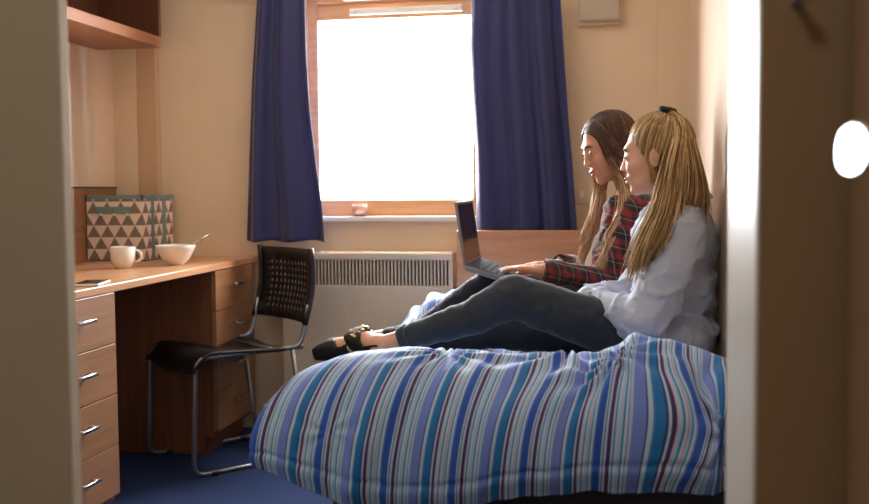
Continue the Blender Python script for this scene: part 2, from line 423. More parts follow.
curtain('curtain', [(-20, 259), (0, 258), (80, 253), (160, 250), (245, 247)], [(-20, 305), (0, 307), (60, 309), (110, 312), (170, 319), (205, 324), (245, 327)], -20, 241, 3.885, 2.7, .6,
        'blue curtain hanging left of the window, drawn open')
curtain('curtain', [(-20, 475), (0, 473), (45, 471), (90, 473), (150, 477), (230, 478)], [(-20, 558), (0, 561), (60, 565), (120, 569), (180, 574), (235, 578)], -20, 232, 3.885, 3.3, 2.2,
        'blue curtain hanging right of the window, behind the laptop screen')
cr = thing('curtain_rail', 'white curtain rail above the window top', 'curtain rail', (-.85, 3.92, 1.80))
obj('rail', box(-.66, .66, -.014, .014, .0, .03, bev=.004), 'white', cr)
obj('end_cap', box(-.672, -.66, -.018, .018, -.004, .034, bev=.003), 'plastic', cr); obj('end_cap', box(.66, .672, -.018, .018, -.004, .034, bev=.003), 'plastic', cr)
bk = obj('bracket', box(-.21, .10, -.04, .042, -.048, .0, bev=.003), 'white', cr)
g = BM(); tube(g, [(-.19, -.042, -.040), (-.19, -.039, -.040)], .004, 8); obj('screw', g, 'dark_slot', bk)

# wall unit and switch
wu = thing('wall_unit', 'square beige plastic unit high on wall right of the curtains', 'wall unit', (-.048, 3.963, 1.62))
obj('housing', box(-.078, .080, -.045, 0, .012, .19, bev=.012, seg=3), 'plastic', wu)
obj('base_lip', box(-.084, .086, -.02, 0, .0, .20, bev=.006), 'wall', wu)
sw = thing('light_switch', 'small cream switch plate on the wall behind the brown-haired woman', 'switch', (-.118, 3.963, .972))
obj('plate', box(-.03, .03, -.009, 0, -.037, .037, bev=.003), 'trim', sw); obj('rocker', box(-.008, .008, -.013, -.008, -.013, .013, bev=.002), 'white', sw)

# ================================================================== RADIATOR
rd = thing('radiator', 'cream panel radiator with grille along the wall under the window', 'radiator', (-.9, 3.9, .13))
X0, X1 = -.42, .285
obj('panel', bx(box(X0, X1, -.035, .045, .0, .485, bev=.008), X0, X1, -.04, .06, .585, .618, bev=.008), 'radiator', rd)
obj('cavity', box(X0+.01, X1-.01, -.018, .045, .485, .586), 'dark_slot', rd)
g = BM()
for i in range(48): x = X0+.014+i*(X1-X0-.028)/47; bx(g, x-.0030, x+.0030, -.034, -.015, .485, .586)
obj('grille', g, 'radiator', rd)
g = BM()
for i in range(10): x = X0+.04+i*.078; bx(g, x-.0016, x+.0016, -.0365, -.034, .02, .45)
obj('panel_rib', g, 'trim', rd)
obj('end_panel', box(X0, X0+.012, -.036, .045, .46, .60), 'radiator', rd); obj('end_panel', box(X1-.012, X1, -.036, .045, .46, .60), 'radiator', rd)
for s in (X0+.03, X1-.03): g = BM(); tube(g, [(s, .01, 0), (s, .01, -.13)], .008, 8); obj('pipe', g, 'tube', rd)

# ================================================================== DESK
XD = -1.455
dk = thing('desk', 'beech built-in desk with two drawer units along the left wall', 'desk', (XL, 3.1, 0))
def dl(o): o.location = -Vector(dk.location); return o     # parts are modelled in room coordinates
dl(obj('desk_top', box(XL+.002, XD+.004, 2.30, 3.96, .70, .725, bev=.003), 'desk_top', dk))
dl(obj('backboard', box(XL+.002, XL+.012, 2.30, 3.90, .725, 1.012, bev=.002), 'drawer', dk))
dl(obj('backboard_trim', box(XL+.002, XL+.016, 2.30, 3.90, 1.012, 1.017), 'keys', dk))
def handle(Y, Z):
    g = BM(); L = .046
    pts = fillet([(XD, Y-L+.012, Z), (XD+.026, Y-L+.012, Z), (XD+.026, Y+L-.012, Z), (XD, Y+L-.012, Z)], .012)
    bx(g, XD+.021, XD+.028, Y-L, Y+L, Z-.005, Z+.005, bev=.002)
    for s in (-1, 1): tube(g, [(XD-.002, Y+s*(L-.014), Z), (XD+.024, Y+s*(L-.014), Z)], .0042, 8)
    return g
for (ya, yb) in ((2.345, 2.749), (3.513, 3.917)):
    cab = dl(obj('drawer_cabinet', bx(box(XL+.02, XD-.020, ya, yb, .07, .70), XL+.04, XD-.055, ya+.006, yb-.006, .0, .07), 'carcass', dk))
    for k in range(4):
        z1 = .698-k*.152; z0 = z1-.1495
        d_ = obj('drawer', box(XD-.019, XD, ya+.002, yb-.002, z0, z1, bev=.0015), 'drawer', cab)
        obj('handle', handle((ya+yb)/2, (z0+z1)/2+.012), 'chrome', d_, True)
# ================================================================== SHELF
sh = thing('wall_shelf', 'open wooden box shelf on the left wall above the desk', 'shelf', (XL, 3.4, 1.57))
SX, SY = .278, .395
obj('bottom_board', box(0, SX, -1.05, SY, .0, .042, bev=.002), 'shelfwood', sh)
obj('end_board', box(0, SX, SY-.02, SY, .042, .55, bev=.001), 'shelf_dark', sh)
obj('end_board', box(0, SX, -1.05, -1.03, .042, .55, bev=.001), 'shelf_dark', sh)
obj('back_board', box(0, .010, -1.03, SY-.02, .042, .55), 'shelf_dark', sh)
obj('top_board', box(0, SX, -1.05, SY, .55, .572, bev=.001), 'shelfwood', sh)

# ================================================================== STORAGE BOX
sb = thing('storage_box', 'triangle patterned fabric storage box on the desk by the left wall', 'box', (-1.802, 3.640, .7252), math.radians(0))
def quad(bm, pts, uvs):
    uvl = bm.loops.layers.uv.verify(); f_ = bm.faces.new([bm.verts.new(p) for p in pts])
    for l_, u_ in zip(f_.loops, uvs): l_[uvl].uv = u_
W_, DP, HH = .235, .272, .254
bm = BM()
for (a, b_) in (((-W_, 0), (0, 0)), ((0, 0), (0, DP)), ((0, DP), (-W_, DP)), ((-W_, DP), (-W_, 0))):
    L = math.hypot(b_[0]-a[0], b_[1]-a[1])
    quad(bm, [(a[0], a[1], 0), (b_[0], b_[1], 0), (b_[0], b_[1], HH), (a[0], a[1], HH)], [(0, 0), (L, 0), (L, HH), (0, HH)])
quad(bm, [(-W_, 0, .004), (0, 0, .004), (0, DP, .004), (-W_, DP, .004)], [(0, 0), (.2, 0), (.2, .3), (0, .3)])
bmesh.ops.remove_doubles(bm, verts=bm.verts, dist=.0005)
o = obj('box_body', bm, 'box_print', sb); m = o.modifiers.new('s', 'SOLIDIFY'); m.thickness = .004
g = BM(); e = .002
bx(g, -W_-e, e, -e, .004, HH-.012, HH+.003); bx(g, -W_-e, e, DP-.004, DP+e, HH-.012, HH+.003); bx(g, -.004, e, -e, DP+e, HH-.012, HH+.003); bx(g, -W_-e, -W_+.004, -e, DP+e, HH-.012, HH+.003)
obj('top_binding', g, 'box_teal', sb)
g = BM(); bx(g, -.001, .0022, .075, .098, 0, HH); bx(g, -.001, .0022, .175, .205, 0, HH); obj('side_fold_band', g, 'box_teal', sb)
g = BM(); bx(g, -.195, -.045, -.006, .001, .184, .213, bev=.003); hb = obj('handle_strap', g, 'box_teal', sb)
for x in (-.17, -.115, -.062): g = BM(); tube(g, [(x, -.009, .182), (x, -.001, .182)], .005, 10); obj('rivet', g, 'ceramic', hb, True)
g = BM(); bx(g, -.152, -.106, -.009, -.005, .192, .211, bev=.002); obj('name_tag', g, 'box_teal', hb)

# ================================================================== MUG, BOWL, SPOON, PHONE
p = at(123, 265.5, 3.32)
mg = thing('mug', 'white ceramic mug standing in front of the patterned box', 'mug', (-1.712, 3.30, .7252), .35)
obj('mug_body', lathe(BM(), [(0, 0), (.026, 0), (.030, .003), (.042, .030), (.0445, .075), (.0425, .0765), (.041, .073), (.0385, .032), (.027, .008), (0, .006)]), 'ceramic', mg, True)
g = BM(); tube(g, [(.040+.024*math.sin(a), 0, .042+.021*math.cos(a)) for a in np.linspace(-.15, PI+.15, 14)], .0048, 8); obj('handle', g, 'ceramic', mg, True)
bw = thing('bowl', 'white ceramic bowl beside the patterned box on the desk', 'bowl', (-1.585, 3.46, .7252))
obj('bowl_body', lathe(BM(), [(0, 0), (.028, 0), (.030, .004), (.050, .022), (.070, .062), (.0735, .073), (.0715, .0735), (.067, .062), (.046, .024), (0, .012)], 40), 'ceramic', bw, True)
g = BM(); p0 = Vector((-1.615, 3.46, .748)); p1 = Vector((-1.470, 3.50, .835))
tube(g, [p0, p0.lerp(p1, .3), p0.lerp(p1, .7), p1], .003, 8, radii=[.0025, .0024, .003, .0048]); b_ell(g, p0, (.017, .012, .005), Euler((0, -.5, .25)).to_matrix())
tag(obj('spoon', g, 'chrome', None, True), 'metal spoon leaning in the white bowl', 'spoon')
ph = thing('smartphone', 'flat smartphone lying on the near end of the desk', 'phone', (-1.50, 2.70, .7252), .25)
obj('case', box(-.036, .036, -.072, .072, 0, .008, bev=.003), 'phone_case', ph); obj('screen', box(-.032, .032, -.066, .066, .008, .0088), 'phone', ph)

# tea light holder on the sill
tl = thing('tealight_holder', 'small pink glass tealight holder on the window sill', 'candle holder', (-1.008, 3.948, .8895))
obj('glass_cup', lathe(BM(), [(0, 0), (.022, 0), (.031, .012), (.033, .034), (.030, .046), (.028, .046), (.030, .033), (.028, .013), (.02, .004), (0, .004)]), 'votive', tl, True)
obj('candle', lathe(BM(), [(0, .005), (.017, .005), (.018, .02), (0, .02)]), 'ceramic', tl, True)

# ================================================================== CHAIR
ch = thing('desk_chair', 'black perforated chair with steel sled frame pushed towards the desk', 'chair', (-1.414, 3.222, 0))
Fv = Vector((-.66, -.75, 0)).normalized(); Lv = Vector((-.75, .66, 0)).normalized()   # facing, and towards its far side
def cp(d, l, z): return -Fv*d + Lv*l + Vector((0, 0, z))
def side_frame(l):
    s = 1 if l > .2 else -1
    return fillet([cp(.43, l, .417), cp(.0, l, .417), cp(-.015, l, .008), cp(.44, l, .008), cp(.385, l, .412)], .045, 7)
for l in (.0, .385):
    g = BM(); tube(g, side_frame(l), .0085, 10); obj('side_frame', g, 'tube', ch, True)
    g = BM(); tube(g, fillet([cp(.33, l, .417), cp(.415, l, .419), cp(.438, l, .48), cp(.455, l, .57)], .03), .009, 10); obj('back_post', g, 'tube', ch, True)
    for dd in (.06, .37):
        g = BM(); q = cp(dd, l, .006); bx(g, q.x-.02, q.x+.02, q.y-.012, q.y+.012, 0, .014, bev=.003); obj('glide', g, 'black_plastic', ch)
g = BM(); tube(g, [cp(.12, 0, .413), cp(.12, .385, .413)], .008, 8); tube(g, [cp(.32, 0, .413), cp(.32, .385, .413)], .008, 8); obj('cross_bar', g, 'tube', ch, True)
nr, nc = 40, 24; P = np.zeros((nr, nc, 3))
for i in range(nr):
    t = i/(nr-1)
    for j in range(nc):
        s = j/(nc-1); d = -.035 + .44*t; z = .434 + .008*math.cos(2*PI*(s))
        if t < .25: k = (1-t/.25); z -= .07*k**2; d += .018*k**2
        z -= .024*t
        inset = .02*max(0, (t-.8)/.2)**2
        P[i, j] = cp(d, -.012+inset + s*(.409-2*inset), z)
o = obj('seat', grid_mesh('seat', P), 'seat_black', ch, True); m = o.modifiers.new('s', 'SOLIDIFY'); m.thickness = .011; m.offset = 1
m = o.modifiers.new('b', 'BEVEL'); m.width = .003; m.segments = 2; m.limit_method = 'ANGLE'
# perforated backrest: real square holes
RWS, CLS = 8, 11
xs = [0.]; zs = [0.]
for k in range(CLS): c0 = .065 + k*.0262; xs += [c0-.0050, c0+.0050]
xs.append(.39)
for k in range(RWS): c0 = .045 + k*.0245; zs += [c0-.0050, c0+.0050]
zs += [.25, .275]
bm = BM(); vv = {}
def bpos(s, z):
    u = s/.39; cv = .03*(1-(2*u-1)**2); return cp(.440+.030*(z/.275)+cv + .018*math.sin(PI*z/.275), s-.0025, .500+z + .010*(1-(2*u-1)**2)*0)
for i, x in enumerate(xs):
    for j, z in enumerate(zs): vv[i, j] = bm.verts.new(bpos(x, z))
for i in range(len(xs)-1):
    for j in range(len(zs)-1):
        if i % 2 == 1 and j % 2 == 1 and i < 2*CLS and j < 2*RWS: continue
        bm.faces.new((vv[i, j], vv[i+1, j], vv[i+1, j+1], vv[i, j+1]))
o = obj('backrest', bm, 'black_plastic', ch, True); m = o.modifiers.new('s', 'SOLIDIFY'); m.thickness = .003; m.offset = 0
for s in (.0, .39):
    g = BM(); tube(g, [bpos(s, z) for z in np.linspace(-.005, .28, 9)], .011, 10); obj('back_edge', g, 'black_plastic', ch, True)

# ================================================================== BED
bd = thing('bed', 'single bed with beech headboard against the right wall', 'bed', (-.16, 2.95, 0))
def bl(o): o.location = -Vector(bd.location); return o
bl(obj('bed_base', box(-.575, .265, 2.02, 3.81, .09, .30, bev=.006), 'bed_dark', bd))
bl(obj('headboard', box(-.592, .270, 3.815, 3.840, .02, .836, bev=.004), 'headboard', bd))
for x in (-.55, .21):
    for y in (2.06, 3.74): g = BM(); tube(g, [(x, y, .0), (x, y, .09)], .022, 12); bl(obj('leg', g, 'black_plastic', bd))
tag(obj('mattress', box(-.595, .262, 2.03, 3.805, .3005, .475, bev=.03, seg=4), 'mattress', None, True), 'dark mattress on the bed beneath the striped duvet', 'mattress')

# ---- duvet: one cloth surface, stripes run along its length
CREST = [(-.66, .600), (-.634, .628), (-.571, .653), (-.487, .664), (-.40, .662), (-.30, .655), (-.20, .652), (-.08, .654), (-.02, .668), (.05, .698), (.12, .694), (.20, .672), (.255, .650), (.272, .63)]
def crest_z(X): return np.interp(X, [c[0] for c in CREST], [c[1] for c in CREST])
def top_z(X, Y):
    """height of the bed cover away from the foot"""
    base = .530 + .010*np.sin(7*X+1)*np.sin(5*Y)
    hump = np.exp(-((Y-2.16)/.20)**2)
    z = base + (crest_z(X)-.022-base)*np.where(Y < 2.16, 1, hump)
    z = z + .115*np.exp(-((X+.56)/.13)**2-((Y-3.40)/.17)**2)
    z = z - .05*np.clip((-.54-X)/.12, 0, 1)**2*np.where(Y > 2.5, 1, 0)*np.exp(-((Y-2.8)/.3)**2)
    return z
NA, NB = 420, 300
aa = np.linspace(-.26, 1.0, NA)
HEM = [(-.752, .412), (-.70, .394), (-.62, .362), (-.559, .344), (-.45, .326), (-.33, .338), (-.178, .380), (-.05, .392), (.08, .392), (.20, .392), (.25, .398)]
P = np.zeros((NB, NA, 3)); UV = np.zeros((NB, NA, 2))
def hemp(a):
    if a >= 0:
        X = -.752 + a*1.005; return np.array([X, 1.985-.035*math.sin(PI*min(1, a*1.05)), np.interp(X, [h[0] for h in HEM], [h[1] for h in HEM])])
    t = -a/.26; return np.array([-.752-.014*math.sin(PI*t*.8), 1.985+.45*t**1.1, .412-.03*t])
def topp(a, Y):
    if a >= 0:
        X = -.655 + a*.925; return np.array([X, Y, float(top_z(X, Y))])
    t = -a/.26; z0 = float(top_z(-.655, Y)); X = -.655 - .100*math.sin(min(1, t*1.1)*PI/2) - .01*math.sin(Y*9)*t
    return np.array([X, Y, z0-(z0-.37)*(1-math.cos(t*PI/2))**.85*1.0])
bs = np.linspace(0, 1, NB); bf = .38
for j, a in enumerate(aa):
    Hp = hemp(a); Kp = topp(a, 2.16)
    for i, b in enumerate(bs):
        if b <= bf:
            t = b/bf; th = t*PI/2
            e = (1-math.cos(th)); h = math.sin(th)**.92
            q = np.array([Hp[0]+(Kp[0]-Hp[0])*(.45*t+.55*e), Hp[1]+(Kp[1]-Hp[1])*e, Hp[2]+(Kp[2]-Hp[2])*h])
            q[1] -= .03*math.sin(PI*t)*(1 if a > 0 else .3)
            # the lower edge tucks inwards
            q[1] += .015*math.exp(-(t/.05)**2)
        else:
            Y = 2.16 + (b-bf)/(1-bf)*(3.79-2.16); q = topp(a, Y)
        P[i, j] = q; UV[i, j] = (a*.975, b)
# wrinkles: soft folds down the front, tension folds from the gathered corner and from under the sitters
A_, B_ = np.meshgrid(aa, bs)
dn = np.zeros_like(A_)
tt = np.clip(B_/bf, 0, 1); front = np.clip(1.25-tt, 0, 1)*(B_ < bf*1.3)
warp = .025*np.sin(9*A_+7*B_) + .02*np.sin(23*A_-11*B_+1)
dn += front*(.0045*np.sin((A_+warp)*34)+.0025*np.sin((A_+warp*1.4)*61+2*B_)+.0012*np.sin((A_-warp)*97+5))
dn += .009*np.sin(5*A_+1.2)*np.sin(PI*tt)
dn -= .006*np.exp(-((B_-.045)/.006)**2)*(.5+.5*np.sin(A_*40)**2)
for (ca, cb, amp, n_, rad, ph_) in ((.95, .12, .007, 8, .10, .4), (.60, .42, .010, 9, .20, 1.0), (.72, .30, .008, 9, .14, 2), (.33, .37, .004, 11, .15, 0.3), (.16, .12, .002, 7, .13, 1.7)):
    da, db = A_-ca, (B_-cb)*1.15; r_ = np.hypot(da, db)+1e-4; ang = np.arctan2(db, da)
    dn += amp*np.sin(ang*n_+ph_+12*r_)*np.exp(-(r_/rad)**2)*np.clip(r_/.03, 0, 1)
dn += -.030*np.exp(-((A_-.955+.12*(B_-.1))/.022)**2)*np.exp(-((B_-.10)/.12)**2)
dn += -.018*np.exp(-((A_-.86-.45*(B_-.15))/.020)**2)*np.exp(-((B_-.22)/.12)**2)
backm = (B_ > bf)*np.clip((B_-bf)/.08, 0, 1)
dn += backm*(.006*np.sin(A_*30+9*B_)+.005*np.sin(A_*13-38*B_)+.003*np.sin(A_*60+47*B_+3*np.sin(20*B_)))*np.clip(1-np.abs(A_-.4)/.8, .3, 1)
hill = np.exp(-((A_-.1)/.16)**2-((B_-(bf+(3.40-2.16)/1.72*(1-bf)))/.10)**2)
dn += hill*(.010*np.sin(A_*75+20*B_)+.008*np.sin(B_*120-30*A_))
Gi = np.gradient(P, axis=0); Gj = np.gradient(P, axis=1); NN = np.cross(Gj, Gi); NN /= np.linalg.norm(NN, axis=2, keepdims=True)+1e-9
if NN[NB//2, NA//2, 2] < 0: NN = -NN
P = P + NN*dn[..., None]
P[..., 0] += .060*np.exp(-((A_-.86)/.07)**2-((B_-.12)/.12)**2) + .02*np.exp(-((A_-.60)/.1)**2-((B_-.30)/.10)**2) - .02*np.exp(-((A_-.985)/.03)**2-((B_-.10)/.08)**2)
P[..., 0] = np.minimum(P[..., 0], .279)
o = obj('duvet', grid_mesh('duvet', P, UV), 'duvet', None, True)
m = o.modifiers.new('s', 'SOLIDIFY'); m.thickness = .012; m.offset = -1
tag(o, 'puffy blue, teal and purple striped duvet spread over the bed', 'duvet')

# ================================================================== PEOPLE
def sd_ell(p, c, r):
    q = (p-np.array(c))/np.array(r); k = np.linalg.norm(q, axis=-1); k2 = np.linalg.norm(q/np.array(r), axis=-1)+1e-9
    return k*(k-1)/k2
def sd_cap(p, a, b, r1, r2):
    a, b = np.array(a), np.array(b); ab = b-a; t = np.clip(((p-a)@ab)/(ab@ab), 0, 1); return np.linalg.norm(p-(a+t[..., None]*ab), axis=-1)-(r1+(r2-r1)*t)
def smin(a, b, k): h = np.clip(.5+.5*(b-a)/k, 0, 1); return b+(a-b)*h-k*h*(1-h)
def smax(a, b, k): return -smin(-a, -b, k)
def head_sdf(p, nose=1.):
    d = sd_ell(p, (-.018, 0, .036), (.093, .073, .083))
    d = smin(d, sd_ell(p, (.024, 0, -.018), (.063, .057, .085)), .02)
    d = smin(d, sd_ell(p, (.030, 0, -.076), (.047, .040, .030)), .02)
    d = smin(d, sd_ell(p, (.066, 0, -.098), (.014, .017, .013)), .014)
    d = smin(d, sd_ell(p, (.072, 0, .030), (.015, .042, .012)), .014)
    for s in (-1, 1):
        d = smin(d, sd_ell(p, (.058, s*.036, -.026), (.024, .020, .022)), .016)
        d = smax(d, -sd_ell(p, (.097, s*.032, .006), (.017, .019, .012)), .010)
        d = smin(d, sd_ell(p, (.0695, s*.031, .0045), (.0155, .0165, .0125)), .004)
    d = smin(d, sd_cap(p, (.079, 0, .018), (.097*nose, 0, -.024), .0065, .0085), .008)
    d = smin(d, sd_ell(p, (.0985*nose, 0, -.027), (.0095, .0095, .0080)), .005)
    for s in (-1, 1): d = smin(d, sd_ell(p, (.090, s*.0115, -.030), (.010, .006, .006)), .005)
    d = smin(d, sd_ell(p, (.0815, 0, -.0555), (.0125, .022, .0062)), .005)
    d = smin(d, sd_ell(p, (.0785, 0, -.0675), (.0125, .019, .0065)), .005)
    d = smax(d, -sd_ell(p, (.0955, 0, -.0615), (.006, .024, .0014)), .003)
    return d
HC = np.array([0, 0, -.012])
def head_r(dirs, nose=1.):
    lo = np.full(dirs.shape[:-1], .02); hi = np.full(dirs.shape[:-1], .20)
    for _ in range(24):
        mid = (lo+hi)/2; ins = head_sdf(HC+dirs*mid[..., None], nose) < 0; lo = np.where(ins, mid, lo); hi = np.where(ins, hi, mid)
    return lo
def dir_of(az, el): return np.stack([np.cos(el)*np.cos(az), np.cos(el)*np.sin(az), np.sin(el)], -1)   # az 0 = face forward, + = her left
class Head:
    def __init__(s, pos, fwd, up, scale=1., nose=1.):
        f = Vector(fwd).normalized(); u = Vector(up); u = (u-f*u.dot(f)).normalized(); l = u.cross(f)
        s.R = np.array([f, l, u]).T*scale; s.p = np.array(pos); s.nose = nose; s.s = scale
    ear = .076
    def w(s, q): return np.asarray(q)@s.R.T + s.p
    def surf(s, az, el, off=0.):
        d = dir_of(np.asarray(az, float), np.asarray(el, float)); r = head_r(d, s.nose)+off; return s.w(HC+d*r[..., None])
    def add(s, bm):
        n, m_ = 150, 110; el = np.linspace(-PI/2+.001, PI/2-.001, m_); az = np.linspace(0, 2*PI, n, endpoint=False)
        A, E_ = np.meshgrid(az, el); P_ = s.surf(A, E_)
        vs_ = [[bm.verts.new(P_[i, j]) for j in range(n)] for i in range(m_)]
        for i in range(m_-1):
            for j in range(n): bm.faces.new((vs_[i][j], vs_[i][(j+1) % n], vs_[i+1][(j+1) % n], vs_[i+1][j]))
        bm.faces.new(vs_[0][::-1]); bm.faces.new(vs_[-1])
        for sg in (-1, 1):   # ears
            pts = [(-.006+.011*math.cos(a), sg*s.ear+sg*.004*math.cos(a), -.006+.024*math.sin(a)) for a in np.linspace(0, 2*PI, 16, endpoint=False)]
            tube(bm, [s.w(q) for q in pts], .0045*s.s, 8, closed=True)
            c = s.w((-.004, sg*(s.ear-.005), -.006)); b_ell(bm, c, (.010*s.s, .010*s.s, .020*s.s), None)
    def patch(s, name, pts2, width, mat, parent, off=.0012):
        """thin strip following the face: pts2 = local (y, z) points on the face front, width = half heights"""
        rows = []
        for (y, z), w_ in zip(pts2, width):
            col = []
            for k in (-1, -.5, 0, .5, 1):
                q = np.array([.09, y, z+k*w_]); d = q-HC; d /= np.linalg.norm(d); r = head_r(d[None], s.nose)[0]+off*(1-.6*abs(k)); col.append(s.w(HC+d*r))
            rows.append(col)
        o = obj(name, grid_mesh(name, np.array(rows)), mat, parent, True); m = o.modifiers.new('s', 'SOLIDIFY'); m.thickness = .0008; return o
    def face(s, parent, brow='brow', lip='lip'):
        for sg in (-1, 1):
            s.patch('eyebrow', [(sg*(.014+.034*t), .0265+.006*math.sin(PI*t*.8)) for t in np.linspace(0, 1, 9)], [.0022+.0012*math.sin(PI*t) for t in np.linspace(0, 1, 9)], brow, parent, .002)
            s.patch('eye', [(sg*(.019+.025*t), .0035) for t in np.linspace(0, 1, 9)], [.0004+.0032*math.sin(PI*t) for t in np.linspace(0, 1, 9)], 'eye', parent, .0008)
            s.patch('iris', [(sg*(.027+.0085*t), .0032) for t in np.linspace(0, 1, 7)], [.0008+.0026*math.sin(PI*t) for t in np.linspace(0, 1, 7)], 'iris', parent, .0016)
            s.patch('eyelash', [(sg*(.017+.030*t), .0035+.0050*math.sin(PI*t*.95)) for t in np.linspace(0, 1, 9)], [.0009+.0008*math.sin(PI*t) for t in np.linspace(0, 1, 9)], 'lash', parent, .0016)
        s.patch('lips', [(-.021+.042*t, -.0562) for t in np.linspace(0, 1, 13)], [.0008+.0036*math.sin(PI*t) for t in np.linspace(0, 1, 13)], lip, parent, .0008)
        s.patch('lips', [(-.019+.038*t, -.0670) for t in np.linspace(0, 1, 13)], [.0008+.0042*math.sin(PI*t) for t in np.linspace(0, 1, 13)], lip, parent, .0008)

def hand(bm, wrist, dirv, palm_n, side, curl=.35, spread=.12, scale=.92, thumb=None):
    """dirv: towards the fingers; palm_n: out of the palm; side: towards the thumb"""
    d = Vector(dirv).normalized(); n_ = Vector(palm_n); n_ = (n_-d*n_.dot(d)).normalized(); t = Vector(side); t = (t-d*t.dot(d)-n_*t.dot(n_)).normalized(); w_ = Vector(wrist); S = scale
    L = .088*S; ks = []
    for k, off in enumerate((.030, .010, -.010, -.029)):
        base = w_ + d*(L-.004*abs(k-1)) + t*off*S; ks.append(base)
        b_cap(bm, w_+d*.015+t*off*.55*S, base, .0135*S, .0105*S, 12)
    b_cap(bm, w_-d*.01, w_+d*.03, .024*S, .020*S, 14)
    b_cap(bm, w_+d*.02+t*.018*S, w_+d*.05-t*.012*S, .014*S, .014*S, 12)
    for k, (base, ln) in enumerate(zip(ks, (.072, .080, .075, .060))):
        ang = 0; p_ = base; dd = (d + t*(1.5-k)*spread*.6).normalized()
        for q, (fr, rr) in enumerate(((.45, .0088), (.30, .0080), (.25, .0070))):
            ang += curl*(.7 if q == 0 else 1.0); v = dd*math.cos(ang)+n_*math.sin(ang); e_ = p_+v*ln*fr*S
            b_cap(bm, p_, e_, rr*S, (rr-.0006)*S, 10); p_ = e_
    tb = w_+d*.018*S+t*.022*S; tv = (d*.75+t*.65+n_*.25).normalized(); k1 = tb+tv*.038*S; tv2 = (d*.95+t*.2+n_*.3).normalized(); k2 = k1+tv2*.030*S; tv3 = (d+n_*.25).normalized()
    b_cap(bm, tb, k1, .0135*S, .0105*S, 12); b_cap(bm, k1, k2, .0100*S, .0092*S, 12); b_cap(bm, k2, k2+tv3*.022*S, .0090*S, .0078*S, 12)

def strands(name, paths, tones, mat, parent, r=.0019, n=4):
    V, Fc, T = [], [], []; b0 = 0
    for pth, tone in zip(paths, tones):
        pth = np.asarray(pth); m_ = len(pth); tg = np.gradient(pth, axis=0); tg /= np.linalg.norm(tg, axis=1, keepdims=True)+1e-9
        ref = np.array([.3, .5, .8]); ref /= np.linalg.norm(ref)
        u_ = np.cross(tg, ref); u_ /= np.linalg.norm(u_, axis=1, keepdims=True)+1e-9; v_ = np.cross(tg, u_)
        rr = r*np.interp(np.linspace(0, 1, m_), [0, .1, .75, 1], [.5, 1, .95, .15])
        for k in range(n):
            a = 2*PI*k/n; V.append(pth+(u_*math.cos(a)+v_*math.sin(a))*rr[:, None])
        for k in range(n):
            k2 = (k+1) % n
            for i in range(m_-1): Fc.append((b0+k*m_+i, b0+k2*m_+i, b0+k2*m_+i+1, b0+k*m_+i+1))
        T.append(np.full(n*m_, tone) + np.tile(np.linspace(0, 1, m_), n)*0); b0 += n*m_
    V = np.concatenate(V); me = bpy.data.meshes.new(name); me.from_pydata(V.tolist(), [], Fc)
    at_ = me.attributes.new('tone', 'FLOAT', 'POINT'); at_.data.foreach_set('value', np.concatenate(T).astype(np.float32)); me.update()
    return obj(name, me, mat, parent, True)
def bez(pts, n=16):
    """smooth curve through points (Catmull-Rom)"""
    P_ = np.asarray(pts, float); P_ = np.vstack([2*P_[0]-P_[1], P_, 2*P_[-1]-P_[-2]]); out = []; segs = len(P_)-3
    for s in np.linspace(0, segs-1e-6, n):
        i = int(s); t = s-i; a, b, c, d = P_[i:i+4]
        out.append(.5*((2*b)+(-a+c)*t+(2*a-5*b+4*c-d)*t*t+(-a+3*b-3*c+d)*t**3))
    return np.array(out)
def slerp_path(Hd, a0, e0, a1, e1, n, off0, off1):
    d0, d1 = dir_of(np.array(a0), np.array(e0)), dir_of(np.array(a1), np.array(e1)); om = math.acos(np.clip(d0@d1, -1, 1)); out = []
    t = np.linspace(0, 1, n); d = (np.sin((1-t)*om)[:, None]*d0+np.sin(t*om)[:, None]*d1)/math.sin(om)
    r = head_r(d, Hd.nose)+off0+(off1-off0)*t+.004*np.sin(PI*t); return Hd.w(HC+d*r[:, None])
def scalp(Hd, mask, mat, parent, off=.006):
    n, m_ = 100, 60; el = np.linspace(-.9, PI/2-.001, m_); az = np.linspace(-PI, PI, n); A, E_ = np.meshgrid(az, el)
    P_ = Hd.surf(A, E_, off); me = bpy.data.meshes.new('scalp_hair'); f_ = []
    for i in range(m_-1):
        for j in range(n-1):
            if mask(A[i, j], E_[i, j]): f_.append((i*n+j, i*n+j+1, (i+1)*n+j+1, (i+1)*n+j))
    me.from_pydata(P_.reshape(-1, 3).tolist(), [], f_)
    at_ = me.attributes.new('tone', 'FLOAT', 'POINT'); at_.data.foreach_set('value', np.full(n*m_, .22, dtype=np.float32)); me.update()
    return me

def hairline(az):
    """elevation above which hair grows, as a function of azimuth from the face"""
    a = abs(az); return np.interp(a, [0, .5, .95, 1.25, 1.42, 1.75, 2.2, 3.15], [1.0, .92, .56, .12, .25, -.25, -.75, -.80])

